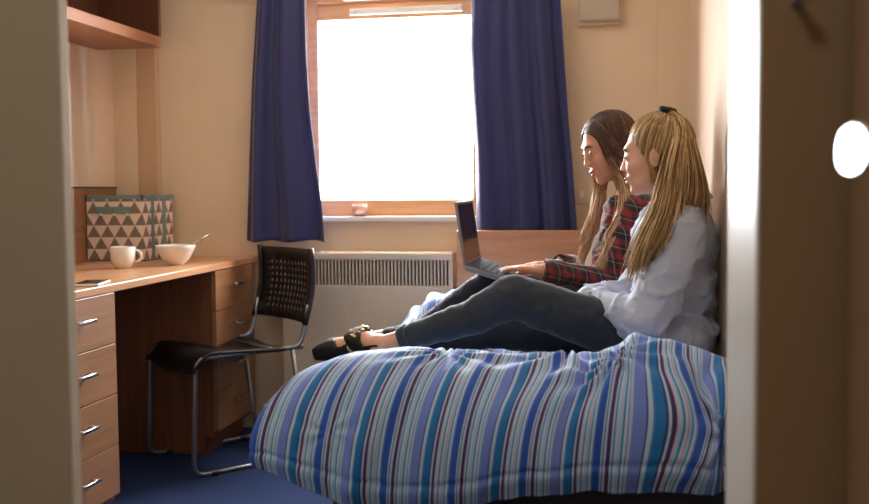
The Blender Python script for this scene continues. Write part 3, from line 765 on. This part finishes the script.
# ---------------------------------------------------------------- shoes
def shoe(name, heel, toe, up, parent_thing, buckle=False, label=None):
    heel, toe, up = Vector(heel), Vector(toe), Vector(up); d = (toe-heel).normalized(); L = (toe-heel).length; up = (up-d*up.dot(d)).normalized(); s = d.cross(up)
    nr_, nc_ = 26, 24; P_ = []
    for i in range(nr_):
        t = i/(nr_-1); wv = .037*math.sqrt(max(0, math.sin(PI*(t*.93+.035))))*(1+.16*math.sin(2*PI*(t-.45))); low = -.028
        hi = np.interp(t, [0, .1, .3, .5, .62, .8, .95, 1], [.026, .024, .008, .010, .040, .028, .008, -.006])
        row = []
        for k in range(nc_):
            a = PI*(k/(nc_-1))*1.0 - PI/2   # from one rim over the sole to the other rim
            ca, sa = math.sin(a), math.cos(a)
            row.append(heel + d*(L*t) + s*wv*ca*1.0*(1 if abs(ca) < 2 else 1) + up*(low*sa**.6 + hi*(1-sa)**1.0 if sa > 1e-6 else hi))
        P_.append(row)
    return P_
def make_shoe(heel, toe, up, label, buckle):
    t_ = thing('shoe', label, 'shoe', tuple(heel)); H0 = Vector(heel)
    heel, toe, up = Vector(heel), Vector(toe), Vector(up); d = (toe-heel).normalized(); L = (toe-heel).length; up = (up-d*up.dot(d)).normalized(); s = d.cross(up)
    def f(t, x, z): return d*(L*t)+s*x+up*z
    bm = BM(); N = 22; K = 22; rings = []
    wid = lambda t: .036*(max(0, 1-abs(2*t-1)**3.2))**.5*(1+.18*(t-.45))
    # closed shell of the shoe with an opening over the instep: rows run across from rim to rim
    for i in range(N):
        t = .012+.976*i/(N-1); w_ = wid(t); hgt = np.interp(t, [0, .15, .30, .38, .48, .66, .85, 1], [.034, .030, .018, .018, .036, .034, .022, .004]); cover = np.interp(t, [0, .36, .44, .52, 1], [0, 0, .75, 1, 1]); row = []
        for k in range(K):
            u = 2*k/(K-1)-1; a = u*(PI*.5+cover*PI*.5)   # 0 = sole middle
            x = w_*math.sin(min(abs(a), PI))*(1 if a > 0 else -1) if abs(a) > PI/2 else w_*abs(math.sin(a))**.55*(1 if a > 0 else -1)
            z = -.026 if abs(a) < PI/2*.55 else (-.026+(hgt*.35+.026)*((abs(a)-PI/2*.55)/(PI/2*.45))**1.5 if abs(a) < PI/2 else hgt*.35+hgt*.65*(-math.cos(abs(a))))
            if cover < .5 and abs(a) > PI/2*.97: z = hgt
            row.append(bm.verts.new(f(t, x, z)))
        rings.append(row)
    for A, B in zip(rings, rings[1:]):
        for k in range(K-1): bm.faces.new((A[k], A[k+1], B[k+1], B[k]))
    up_ = obj('upper', bm, 'shoe', t_, True); m = up_.modifiers.new('s', 'SOLIDIFY'); m.thickness = .003; m.offset = 1; m = up_.modifiers.new('u', 'SUBSURF'); m.levels = m.render_levels = 1
    so = BM(); vs1 = []
    for z in (-.0305, -.0265):
        vs1.append([so.verts.new(f(t, x*wid(t)*1.03, z)) for t, x in [(.01+.98*i/15, 1) for i in range(16)]+[(.99-.98*i/15, -1) for i in range(16)]])
    n_ = len(vs1[0])
    for k in range(n_): so.faces.new((vs1[0][k], vs1[0][(k+1) % n_], vs1[1][(k+1) % n_], vs1[1][k]))
    so.faces.new(vs1[0][::-1]); so.faces.new(vs1[1]); obj('sole', so, 'shoe_lining', t_)
    if buckle:
        g = BM(); R3 = lambda t, x, z: f(t, x, z)
        tube(g, [R3(.56, -.026, .030), R3(.56, -.012, .043), R3(.56, .012, .043), R3(.56, .026, .030)], .0035, 8)
        for x in (-.024, .024): tube(g, [R3(.49, x, .033), R3(.63, x, .030)], .0045, 8)
        obj('buckle', g, 'gold', t_, True)
    return t_

# ================================================================== BLONDE WOMAN (nearer)
def person(label, loc): return thing('person', label, 'person', loc)
B = person('blonde woman in a pale blue shirt and dark jeans sitting against the right wall', (0, 0, 0))
HB = Head((.112, 2.735, 1.078), (-1, .14, -.10), (-.08, 0, 1), .90, .97)
hipL, hipR = Vector((.10, 2.665, .590)), Vector((.10, 2.855, .590))
kneL, kneR = Vector((-.258, 2.625, .712)), Vector((-.34, 2.87, .590))
ankL, ankR = Vector((-.625, 2.645, .570)), Vector((-.745, 2.85, .538))
toeL, toeR = Vector((-.730, 2.755, .588)), Vector((-.872, 2.90, .520))
shL, shR = Vector((.175, 2.625, .875)), Vector((.185, 2.895, .875))
elL, elR = Vector((.085, 2.550, .660)), Vector((.05, 2.87, .68))
wrL, wrR = Vector((-.068, 2.735, .695)), Vector((-.075, 2.85, .690))
bm = BM()
HB.add(bm)
b_cap(bm, (.175, 2.755, .95), HB.w((-.035, 0, -.05)), .052, .050)
b_ell(bm, (.165, 2.77, .83), (.080, .120, .12)); b_ell(bm, (.16, 2.77, .70), (.080, .110, .11)); b_ell(bm, (.15, 2.76, .61), (.100, .140, .062))
b_cap(bm, (.175, 2.70, .915), shL, .040, .044); b_cap(bm, (.175, 2.82, .915), shR, .040, .044)
b_chain(bm, [shL, elL], [.044, .036]); b_chain(bm, [elL, wrL], [.036, .024]); b_chain(bm, [shR, elR], [.044, .036]); b_chain(bm, [elR, wrR], [.036, .024])
b_chain(bm, [hipL, kneL], [.062, .046]); b_chain(bm, [kneL, kneL.lerp(ankL, .3)-Vector((0, 0, .017)), kneL.lerp(ankL, .76)-Vector((0, 0, .006)), ankL], [.045, .037, .025, .026]); b_chain(bm, [hipR, kneR], [.062, .046]); b_chain(bm, [kneR, kneR.lerp(ankR, .3), ankR], [.050, .050, .031])
def foot(bm, ank, toe, up=(0, 0, 1)):
    d = (toe-ank).normalized(); heel = ank + Vector((0, 0, -.006)) + d*.0
    b_cap(bm, ank, ank-Vector((0, 0, .008)), .033, .032); b_chain(bm, [ank, ank.lerp(toe, .55)+Vector((0, 0, .0)), toe], [.030, .025, .013]); b_cap(bm, ank.lerp(toe, .6)+Vector((0, .010, -.004)), toe+Vector((.012, .008, -.004)), .020, .011)
foot(bm, ankL, toeL); foot(bm, ankR, toeR)
hand(bm, wrL, (-1, .25, -.10), (0, .25, -1), (.2, 1, 0), .5)
hand(bm, wrR, (-.55, -.85, -.05), (0, 0, -1), (.8, -.5, 0), .4)
hz = HB.p[2]
body = fuse('body', bm, 'skin_fair', B, .0036, 5, .5, keep=lambda c: np.where(c[:, 2] > .985, .18, 1.))
HB.face(body)
# jeans
bm = BM()
b_ell(bm, (.14, 2.76, .60), (.128, .170, .082)); b_chain(bm, [hipL, hipL.lerp(kneL, .5), kneL], [.076, .069, .059]); b_chain(bm, [kneL, kneL.lerp(ankL, .3)-Vector((0, 0, .017)), kneL.lerp(ankL, .76)-Vector((0, 0, .006))], [.058, .050, .035])
b_chain(bm, [hipR, hipR.lerp(kneR, .5), kneR], [.078, .070, .060]); b_chain(bm, [kneR, kneR.lerp(ankR, .3), kneR.lerp(ankR, .74)], [.058, .056, .042])
def jean_w(seed):
    def f_(c):
        n1 = fnoise(c, (34, 14, 34), seed); n2 = fnoise(c, (70, 30, 70), seed+4); return .0035*n1+.0018*n2
    return f_
jn = fuse('jeans', bm, 'jeans_grey', B, .006, 8, .5, disp=jean_w(1.))
g = BM(); a = ankL+Vector((-.006, 0, .0)); dv = (ankL-kneL).normalized(); q1 = kneL.lerp(ankL, .76)-Vector((0, 0, .006))
tube(g, [q1+dv*.030, q1+dv*.006], 0, 24, caps=False, radii=[.0345, .0375]); o = obj('hem', g, 'jeans_grey', jn, True); m = o.modifiers.new('s', 'SOLIDIFY'); m.thickness = .004
# shirt
bm = BM()
b_ell(bm, (.165, 2.77, .845), (.112, .145, .125)); b_ell(bm, (.165, 2.77, .73), (.110, .142, .13)); b_ell(bm, (.160, 2.76, .60), (.118, .185, .080))
b_cap(bm, (.185, 2.70, .925), shL, .052, .060); b_cap(bm, (.185, 2.82, .925), shR, .052, .060)
b_chain(bm, [shL, shL.lerp(elL, .5), elL], [.063, .061, .058]); b_chain(bm, [elL, elL.lerp(wrL, .5), wrL-(wrL-elL).normalized()*.02], [.056, .047, .034])
b_chain(bm, [shR, elR], [.062, .055]); b_chain(bm, [elR, wrR-(wrR-elR).normalized()*.02], [.053, .034])
b_cap(bm, (.085, 2.70, .66), (.11, 2.62, .59), .05, .05)
def shirt_w(c):
    n1 = fnoise(c+np.array([0, 0, 0])+.02*np.sin(c*30), (16, 16, 26), 3.); n2 = fnoise(c, (38, 30, 60), 8.); n3 = 1-np.abs(fnoise(c, (22, 20, 13), 5.))*2.4
    m1 = np.clip(1-np.abs(fnoise(c+.02*n1[:, None], (7, 12, 15), 21.))*5, 0, 1)**2; m2 = np.clip(1-np.abs(fnoise(c+.01*n2[:, None], (18, 14, 9), 31.))*5, 0, 1)**2
    return .0045*n1 + .0008*n2 + .009*m1 + .004*m2
st = fuse('shirt', bm, 'shirt', B, .006, 5, .5, disp=shirt_w)
# collar and cuffs
g = BM(); nr, nc = 8, 40; P_ = np.zeros((nr, nc, 3)); c0 = np.array([.178, 2.755, .958])
for i in range(nr):
    t = i/(nr-1)
    for j in range(nc):
        a = 2*PI*j/(nc-1)*.86 + PI + .44; r = .062+.022*t*(1 if t < .5 else 1.1); zz = .030*(1-t)-.004 + .012*math.cos(a)
        P_[i, j] = c0+np.array([r*math.cos(a)*1.0, r*math.sin(a)*1.15, zz])
o = obj('collar', grid_mesh('collar', P_), 'shirt', st, True); m = o.modifiers.new('s', 'SOLIDIFY'); m.thickness = .003
for wr, el in ((wrL, elL), (wrR, elR)):
    dv = (wr-el).normalized(); g = BM(); tube(g, [wr-dv*.045, wr-dv*.02, wr+dv*.004], 0, 24, caps=False, radii=[.039, .036, .035]); o = obj('cuff', g, 'shirt', st, True); m = o.modifiers.new('s', 'SOLIDIFY'); m.thickness = .003
# hair
mask = lambda a, e: e > hairline(a)+.03
hs = obj('scalp_hair', scalp(HB, mask, 'blonde', B, .004), 'blonde', body, True)
BAZ, BEL = PI-.2, 1.22     # where the ponytail is tied
paths, tones = [], []
for k in range(900):
    a = rng.uniform(-PI, PI); lo = hairline(a)+.02
    e = lo if rng.random() < .45 else rng.uniform(lo, 1.25)
    e += rng.normal(0, .02)
    d0 = dir_of(np.array(a), np.array(e)); d1 = dir_of(np.array(BAZ), np.array(BEL))
    if d0@d1 > .985: continue
    paths.append(slerp_path(HB, a, e, BAZ+rng.normal(0, .05), BEL+rng.normal(0, .03), 14, .003, .012)); tones.append(np.clip(rng.normal(.5, .28), 0, 1))
band = HB.surf(BAZ, BEL, .020)
bx_, by_, bz_ = band
for k in range(1150):
    u = rng.random(); v = rng.normal(0, 1)     # u: 0 front lock over the shoulder, 1 back of the tail
    fr = .14 + rng.random()*.86
    side = -1
    o0 = band + rng.normal(0, .004, 3)-np.array([0, 0, .006])
    if u < .42:
        q = u/.42; e_ = np.array(at(628+26*q+rng.normal(0, 2.5), 278-26*q+rng.normal(0, 6), 2.54+.03*q)) ; mid = [np.array(at(673+12*q, 128+2*q, 2.660)), np.array(at(666+16*q, 160, 2.630)), np.array(at(655+21*q, 205, 2.59+.01*q)), np.array(at(639+26*q, 240, 2.555))]
    else:
        q = (u-.42)/.58; e_ = np.array(at(656+50*q+rng.normal(0, 3), 226-10*q+rng.normal(0, 8), 2.60+.10*q)); mid = [np.array(at(676+14*q, 119+6*q, 2.67+.05*q)), np.array(at(681+13*q, 145, 2.645+.07*q)), np.array(at(678+27*q, 190, 2.61+.08*q))]
    jit = rng.normal(0, .0045, 3); pts = [o0]+[m_+jit*(i+1)/2+np.array([0, rng.uniform(-.012, .02), 0]) for i, m_ in enumerate(mid)]+[e_+jit*2]
    paths.append(bez(pts, 20)); tones.append(np.clip(rng.normal(.55, .27), 0, 1))
for k in range(70):   # nape and temple wisps
    a = rng.uniform(1.25, 1.7); s0 = HB.surf(a, hairline(a)+.02, .003); paths.append(bez([s0, s0+np.array([.01, -.006, -.03]), s0+np.array([.02+rng.normal(0, .006), -.004, -.06-.02*rng.random()])], 8)); tones.append(.5)
hair = strands('hair', paths, tones, 'blonde', body, .0016)
g = BM(); nrm = Vector(HB.R@dir_of(np.array(BAZ), np.array(BEL))); t1 = nrm.orthogonal().normalized(); t2 = nrm.cross(t1); c0 = Vector(band)-nrm*.004
tube(g, [c0+(t1*math.cos(a)+t2*math.sin(a))*.017 for a in np.linspace(0, 2*PI, 20, endpoint=False)], .0085, 8, closed=True)
obj('hair_band', g, 'hair_band', hair, True)
def shoe_for(ank, toe, label, buckle, tilt):
    d = (toe-ank).normalized(); heel = ank - d*.028 + Vector((0, 0, -.012)); tt_ = toe + d*.024+Vector((0, 0, -.006)); return make_shoe(heel, tt_, tilt, label, buckle)
shoe_for(ankL, toeL, 'black slip-on shoe with a pale gold bar, upper of the two feet', True, (-.15, -.55, 1))
shoe_for(ankR, toeR, 'plain black slip-on shoe, lower one over the bed edge by the chair', False, (0, -.2, 1))

# ================================================================== BROWN-HAIRED WOMAN (further)
A = person('brown-haired woman in a red plaid shirt using the laptop on her knees', (0, 0, 0))
HA = Head((-.010, 3.125, 1.118), (-1, -.44, -.38), (-.28, -.05, 1), .90, .97)
hipL, hipR = Vector((.10, 3.085, .60)), Vector((.10, 3.275, .60))
kneL, kneR = Vector((-.372, 3.065, .697)), Vector((-.325, 3.25, .672))
ankL, ankR = Vector((-.60, 3.085, .548)), Vector((-.575, 3.27, .548))
toeL, toeR = Vector((-.64, 3.24, .530)), Vector((-.56, 3.43, .535))
shL, shR = Vector((.075, 3.035, .925)), Vector((.075, 3.305, .925))
elL, elR = Vector((.005, 2.985, .715)), Vector((.0, 3.36, .715))
wrL, wrR = Vector((-.195, 2.955, .752)), Vector((-.16, 3.16, .752))
bm = BM(); HA.ear = .064; HA.add(bm)
b_cap(bm, (.07, 3.17, .975), HA.w((-.035, 0, -.05)), .052, .050)
b_ell(bm, (.10, 3.17, .86), (.082, .130, .12)); b_ell(bm, (.12, 3.17, .72), (.085, .12, .12)); b_ell(bm, (.13, 3.18, .645), (.11, .155, .085))
b_cap(bm, (.09, 3.12, .95), shL, .045, .047); b_cap(bm, (.09, 3.22, .95), shR, .045, .047)
for s, e, w_ in ((shL, elL, wrL), (shR, elR, wrR)): b_chain(bm, [s, e], [.044, .036]); b_chain(bm, [e, w_], [.036, .024])
for h, k, a in ((hipL, kneL, ankL), (hipR, kneR, ankR)): b_chain(bm, [h, k], [.070, .047]); b_chain(bm, [k, k.lerp(a, .3), a], [.046, .045, .030])
foot(bm, ankL, toeL); foot(bm, ankR, toeR)
hand(bm, wrL, (-1, .10, .10), (0, 0, -1), (0, 1, 0), .22, .14)
hand(bm, wrR, (-1, -.30, .08), (0, 0, -1), (0, -1, 0), .30, .14)
bodyA = fuse('body', bm, 'skin_tan', A, .0036, 5, .5, keep=lambda c: np.where(c[:, 2] > .985, .18, 1.))
HA.face(bodyA)
bm = BM(); b_ell(bm, (.125, 3.18, .635), (.12, .165, .09))
for h, k, a in ((hipL, kneL, ankL), (hipR, kneR, ankR)): b_chain(bm, [h, h.lerp(k, .5), k], [.082, .068, .055]); b_chain(bm, [k, k.lerp(a, .32), a+Vector((.01, 0, .003))], [.054, .050, .038])
fuse('jeans', bm, 'jeans_navy', A, .006, 8, .5, disp=jean_w(6.))
bm = BM()
b_ell(bm, (.105, 3.17, .87), (.105, .160, .125)); b_ell(bm, (.12, 3.17, .74), (.105, .145, .14)); b_ell(bm, (.13, 3.18, .65), (.12, .17, .08))
b_cap(bm, (.095, 3.12, .955), shL, .050, .057); b_cap(bm, (.095, 3.22, .955), shR, .050, .057)
for s, e, w_ in ((shL, elL, wrL), (shR, elR, wrR)): b_chain(bm, [s, s.lerp(e, .5), e], [.059, .054, .050]); b_chain(bm, [e, w_-(w_-e).normalized()*.02], [.047, .036])
b_cap(bm, (.02, 3.08, .93), (-.02, 3.07, .70), .045, .055); b_cap(bm, (.02, 3.25, .93), (-.02, 3.27, .70), .045, .055)
def plaid_w(c): return .008*fnoise(c, (18, 18, 26), 13.)+.004*fnoise(c, (40, 36, 55), 17.)
pl = fuse('plaid_shirt', bm, 'plaid', A, .006, 5, .5, disp=plaid_w)
for w_, e in ((wrL, elL), (wrR, elR)):
    dv = (w_-e).normalized(); g = BM(); tube(g, [w_-dv*.05, w_-dv*.022, w_+dv*.004], 0, 24, caps=False, radii=[.040, .038, .037]); o = obj('cuff', g, 'plaid', pl, True); m = o.modifiers.new('s', 'SOLIDIFY'); m.thickness = .003
bm = BM(); b_cap(bm, at(600, 240, 3.10), at(592, 290, 3.08), .022, .046); b_cap(bm, at(604, 262, 3.06), at(600, 292, 3.04), .022, .030)
fuse('white_tee', bm, 'tee', A, .006, 6, .5, disp=lambda c: .004*fnoise(c, (60, 30, 20), 2.))
maskA = lambda a, e: e > hairline(a)+.05
obj('scalp_hair', scalp(HA, maskA, 'brunette', A, .006), 'brunette', bodyA, True)
paths, tones = [], []
def fall(az, el_part, sgn, kind):
    """one strand: leaves the parting, follows the skull to ear height, then falls"""
    q = rng.random(); s_az = az
    d0 = (rng.uniform(-1.2, 1.35))     # position along the parting, front to crown
    part = dir_of(np.array(0. if d0 > 0 else PI), np.array(1.05+.5*(1-abs(d0)/1.35)-.25*(abs(d0)/1.35)))
    return part
for k in range(1600):
    sg = 1 if rng.random() < .62 else -1
    pf = rng.random()                       # 0 forehead end of the parting, 1 crown
    el0 = np.interp(pf, [0, .5, 1], [.92, 1.35, 1.15]); az0 = 0.03*sg if pf < .5 else PI
    if pf < .3 and rng.random() < .6: az0 = sg*rng.uniform(.02, .75); el0 = hairline(az0)+rng.uniform(-.04, .12)
    azE = sg*np.interp(pf, [0, .35, .7, 1], [1.02, 1.45, 2.1, 2.95]) + rng.normal(0, .07); elE = np.interp(abs(azE), [.9, 1.2, 1.6, 3.1], [-.05, -.28, -.45, -.55])
    d0, d1 = dir_of(np.array(az0), np.array(el0)), dir_of(np.array(azE), np.array(elE))
    midd = dir_of(np.array(sg*np.interp(pf, [0, .5, 1], [.80, 1.35, 2.6])), np.array(np.interp(pf, [0, .5, 1], [.62, .6, .4])))
    q = bez([d0, midd, d1], 12); q /= np.linalg.norm(q, axis=1, keepdims=True); t_ = np.linspace(0, 1, 12)
    off = .000+.013*np.sin(PI*t_*.6)+rng.uniform(0, .004); pth = HA.w(HC+q*(head_r(q)+off)[:, None]); s0 = pth[-1]
    u = rng.random()
    if sg > 0:
        if abs(azE) < 1.55 or u < .35: tgt = [at(634-12*u+rng.normal(0, 2), 200, 3.02), at(618-10*u+rng.normal(0, 3), 240, 2.99), at(596+8*u+rng.normal(0, 4), 282-14*u+rng.normal(0, 7), 2.965)]
        else: tgt = [at(640+rng.normal(0, 3), 200, 3.04), at(640+rng.normal(0, 5), 245, 3.01), at(636+rng.normal(0, 6), 275, 2.99)]
    else:
        if abs(azE) < 1.9: tgt = [at(601-6*u+rng.normal(0, 2), 205, 3.16), at(590-4*u+rng.normal(0, 3), 235, 3.13), at(580+8*u+rng.normal(0, 3), 262+rng.normal(0, 7), 3.10)]
        else: tgt = [s0+np.array([.02, 0, -.08]), s0+np.array([.05, 0, -.17])]
    tgt = [np.array(v) + np.array([0, rng.normal(0, .006), 0]) for v in tgt]
    full = np.vstack([pth[:-1], bez([pth[-2], s0]+tgt, 18)[4:]])
    paths.append(full); tones.append(np.clip(rng.normal(.38, .20), 0, 1))
# lighter lower lengths: tone rises along the strand
def strands_grad(name, paths, tones, mat, parent, r):
    o = strands(name, paths, tones, mat, parent, r); me = o.data; n = len(me.vertices); co = np.zeros(n*3); me.vertices.foreach_get('co', co); z = co.reshape(-1, 3)[:, 2]
    v = np.zeros(n, dtype=np.float32); me.attributes['tone'].data.foreach_get('value', v); v = np.clip(v + np.clip((1.10-z)/.14, 0, 1)*.74, 0, 1.2); me.attributes['tone'].data.foreach_set('value', v.astype(np.float32)); return o
strands_grad('hair', paths, tones, 'brunette', bodyA, .0016)

# ================================================================== LAPTOP
P0, P1 = Vector((-.414, 2.99, .772)), Vector((-.160, 2.99, .690))
dv = (P1-P0).normalized(); upv = Vector((-dv.z, 0, dv.x)); hinge = P0
lt = thing('laptop', 'open silver laptop resting on the brown-haired woman\'s knees', 'laptop', tuple(P0))
Rb = Matrix((dv, Vector((0, 1, 0)), upv)).transposed().to_4x4()
def placed(bm, Mx): bmesh.ops.transform(bm, matrix=Mx, verts=bm.verts); return bm
base = obj('base', placed(box(0, .262, -.165, .165, -.008, .006, bev=.003), Rb), 'laptop', lt)
g = BM()
for r in range(5):
    for c in range(13): bx(g, .03+r*.0195, .03+r*.0195+.0165, -.145+c*.0223, -.145+c*.0223+.0190, .0061, .0078)
obj('key', g, 'keys', base); base.children[0]['kind'] = 'stuff'
obj('trackpad', placed(box(.15, .235, -.05, .05, .0061, .0066), Rb), 'laptop', base)
placedk = base.children[0]
placedk.data.transform(Rb)
sv = (at(457, 204, 2.83)-at(466, 265, 2.83)); sv.y = 0; sv.normalize(); nv = Vector((sv.z, 0, -sv.x))
Rs = Matrix((sv, Vector((0, 1, 0)), -nv)).transposed().to_4x4()
if Rs.determinant() < 0: Rs = Matrix((sv, Vector((0, -1, 0)), -nv)).transposed().to_4x4()
lid = obj('lid', placed(box(.004, .188, -.165, .165, -.004, .004, bev=.002), Rs), 'laptop', lt)
s_ = -1 if (Rs.to_3x3() @ Vector((0, 0, 1))).x < 0 else 1
obj('screen', placed(box(.014, .180, -.158, .158, s_*.0041 - .0004, s_*.0041 + .0004), Rs), 'screen', lid)
g = BM(); tube(g, [(0, -.13, .002), (0, .13, .002)], .005, 10); obj('hinge', g, 'keys', lt, True)

# ================================================================== ADDED FILL LIGHTS (out of frame, fixtures made up)
for nm, loc, lab in (('ceiling_light', (-.75, 3.2, H), 'round ceiling light over the middle of the room'), ('ceiling_light', (-.5, .1, H), 'round ceiling light over the entrance')):
    c_ = thing(nm, lab, 'ceiling light', loc)
    obj('lamp_base', lathe(BM(), [(0, 0), (.15, 0), (.15, -.02), (0, -.02)]), 'white', c_, True)
    obj('diffuser', lathe(BM(), [(.14, -.02), (.13, -.035), (.07, -.045), (0, -.047)]), 'lamp_diffuser', c_, True)
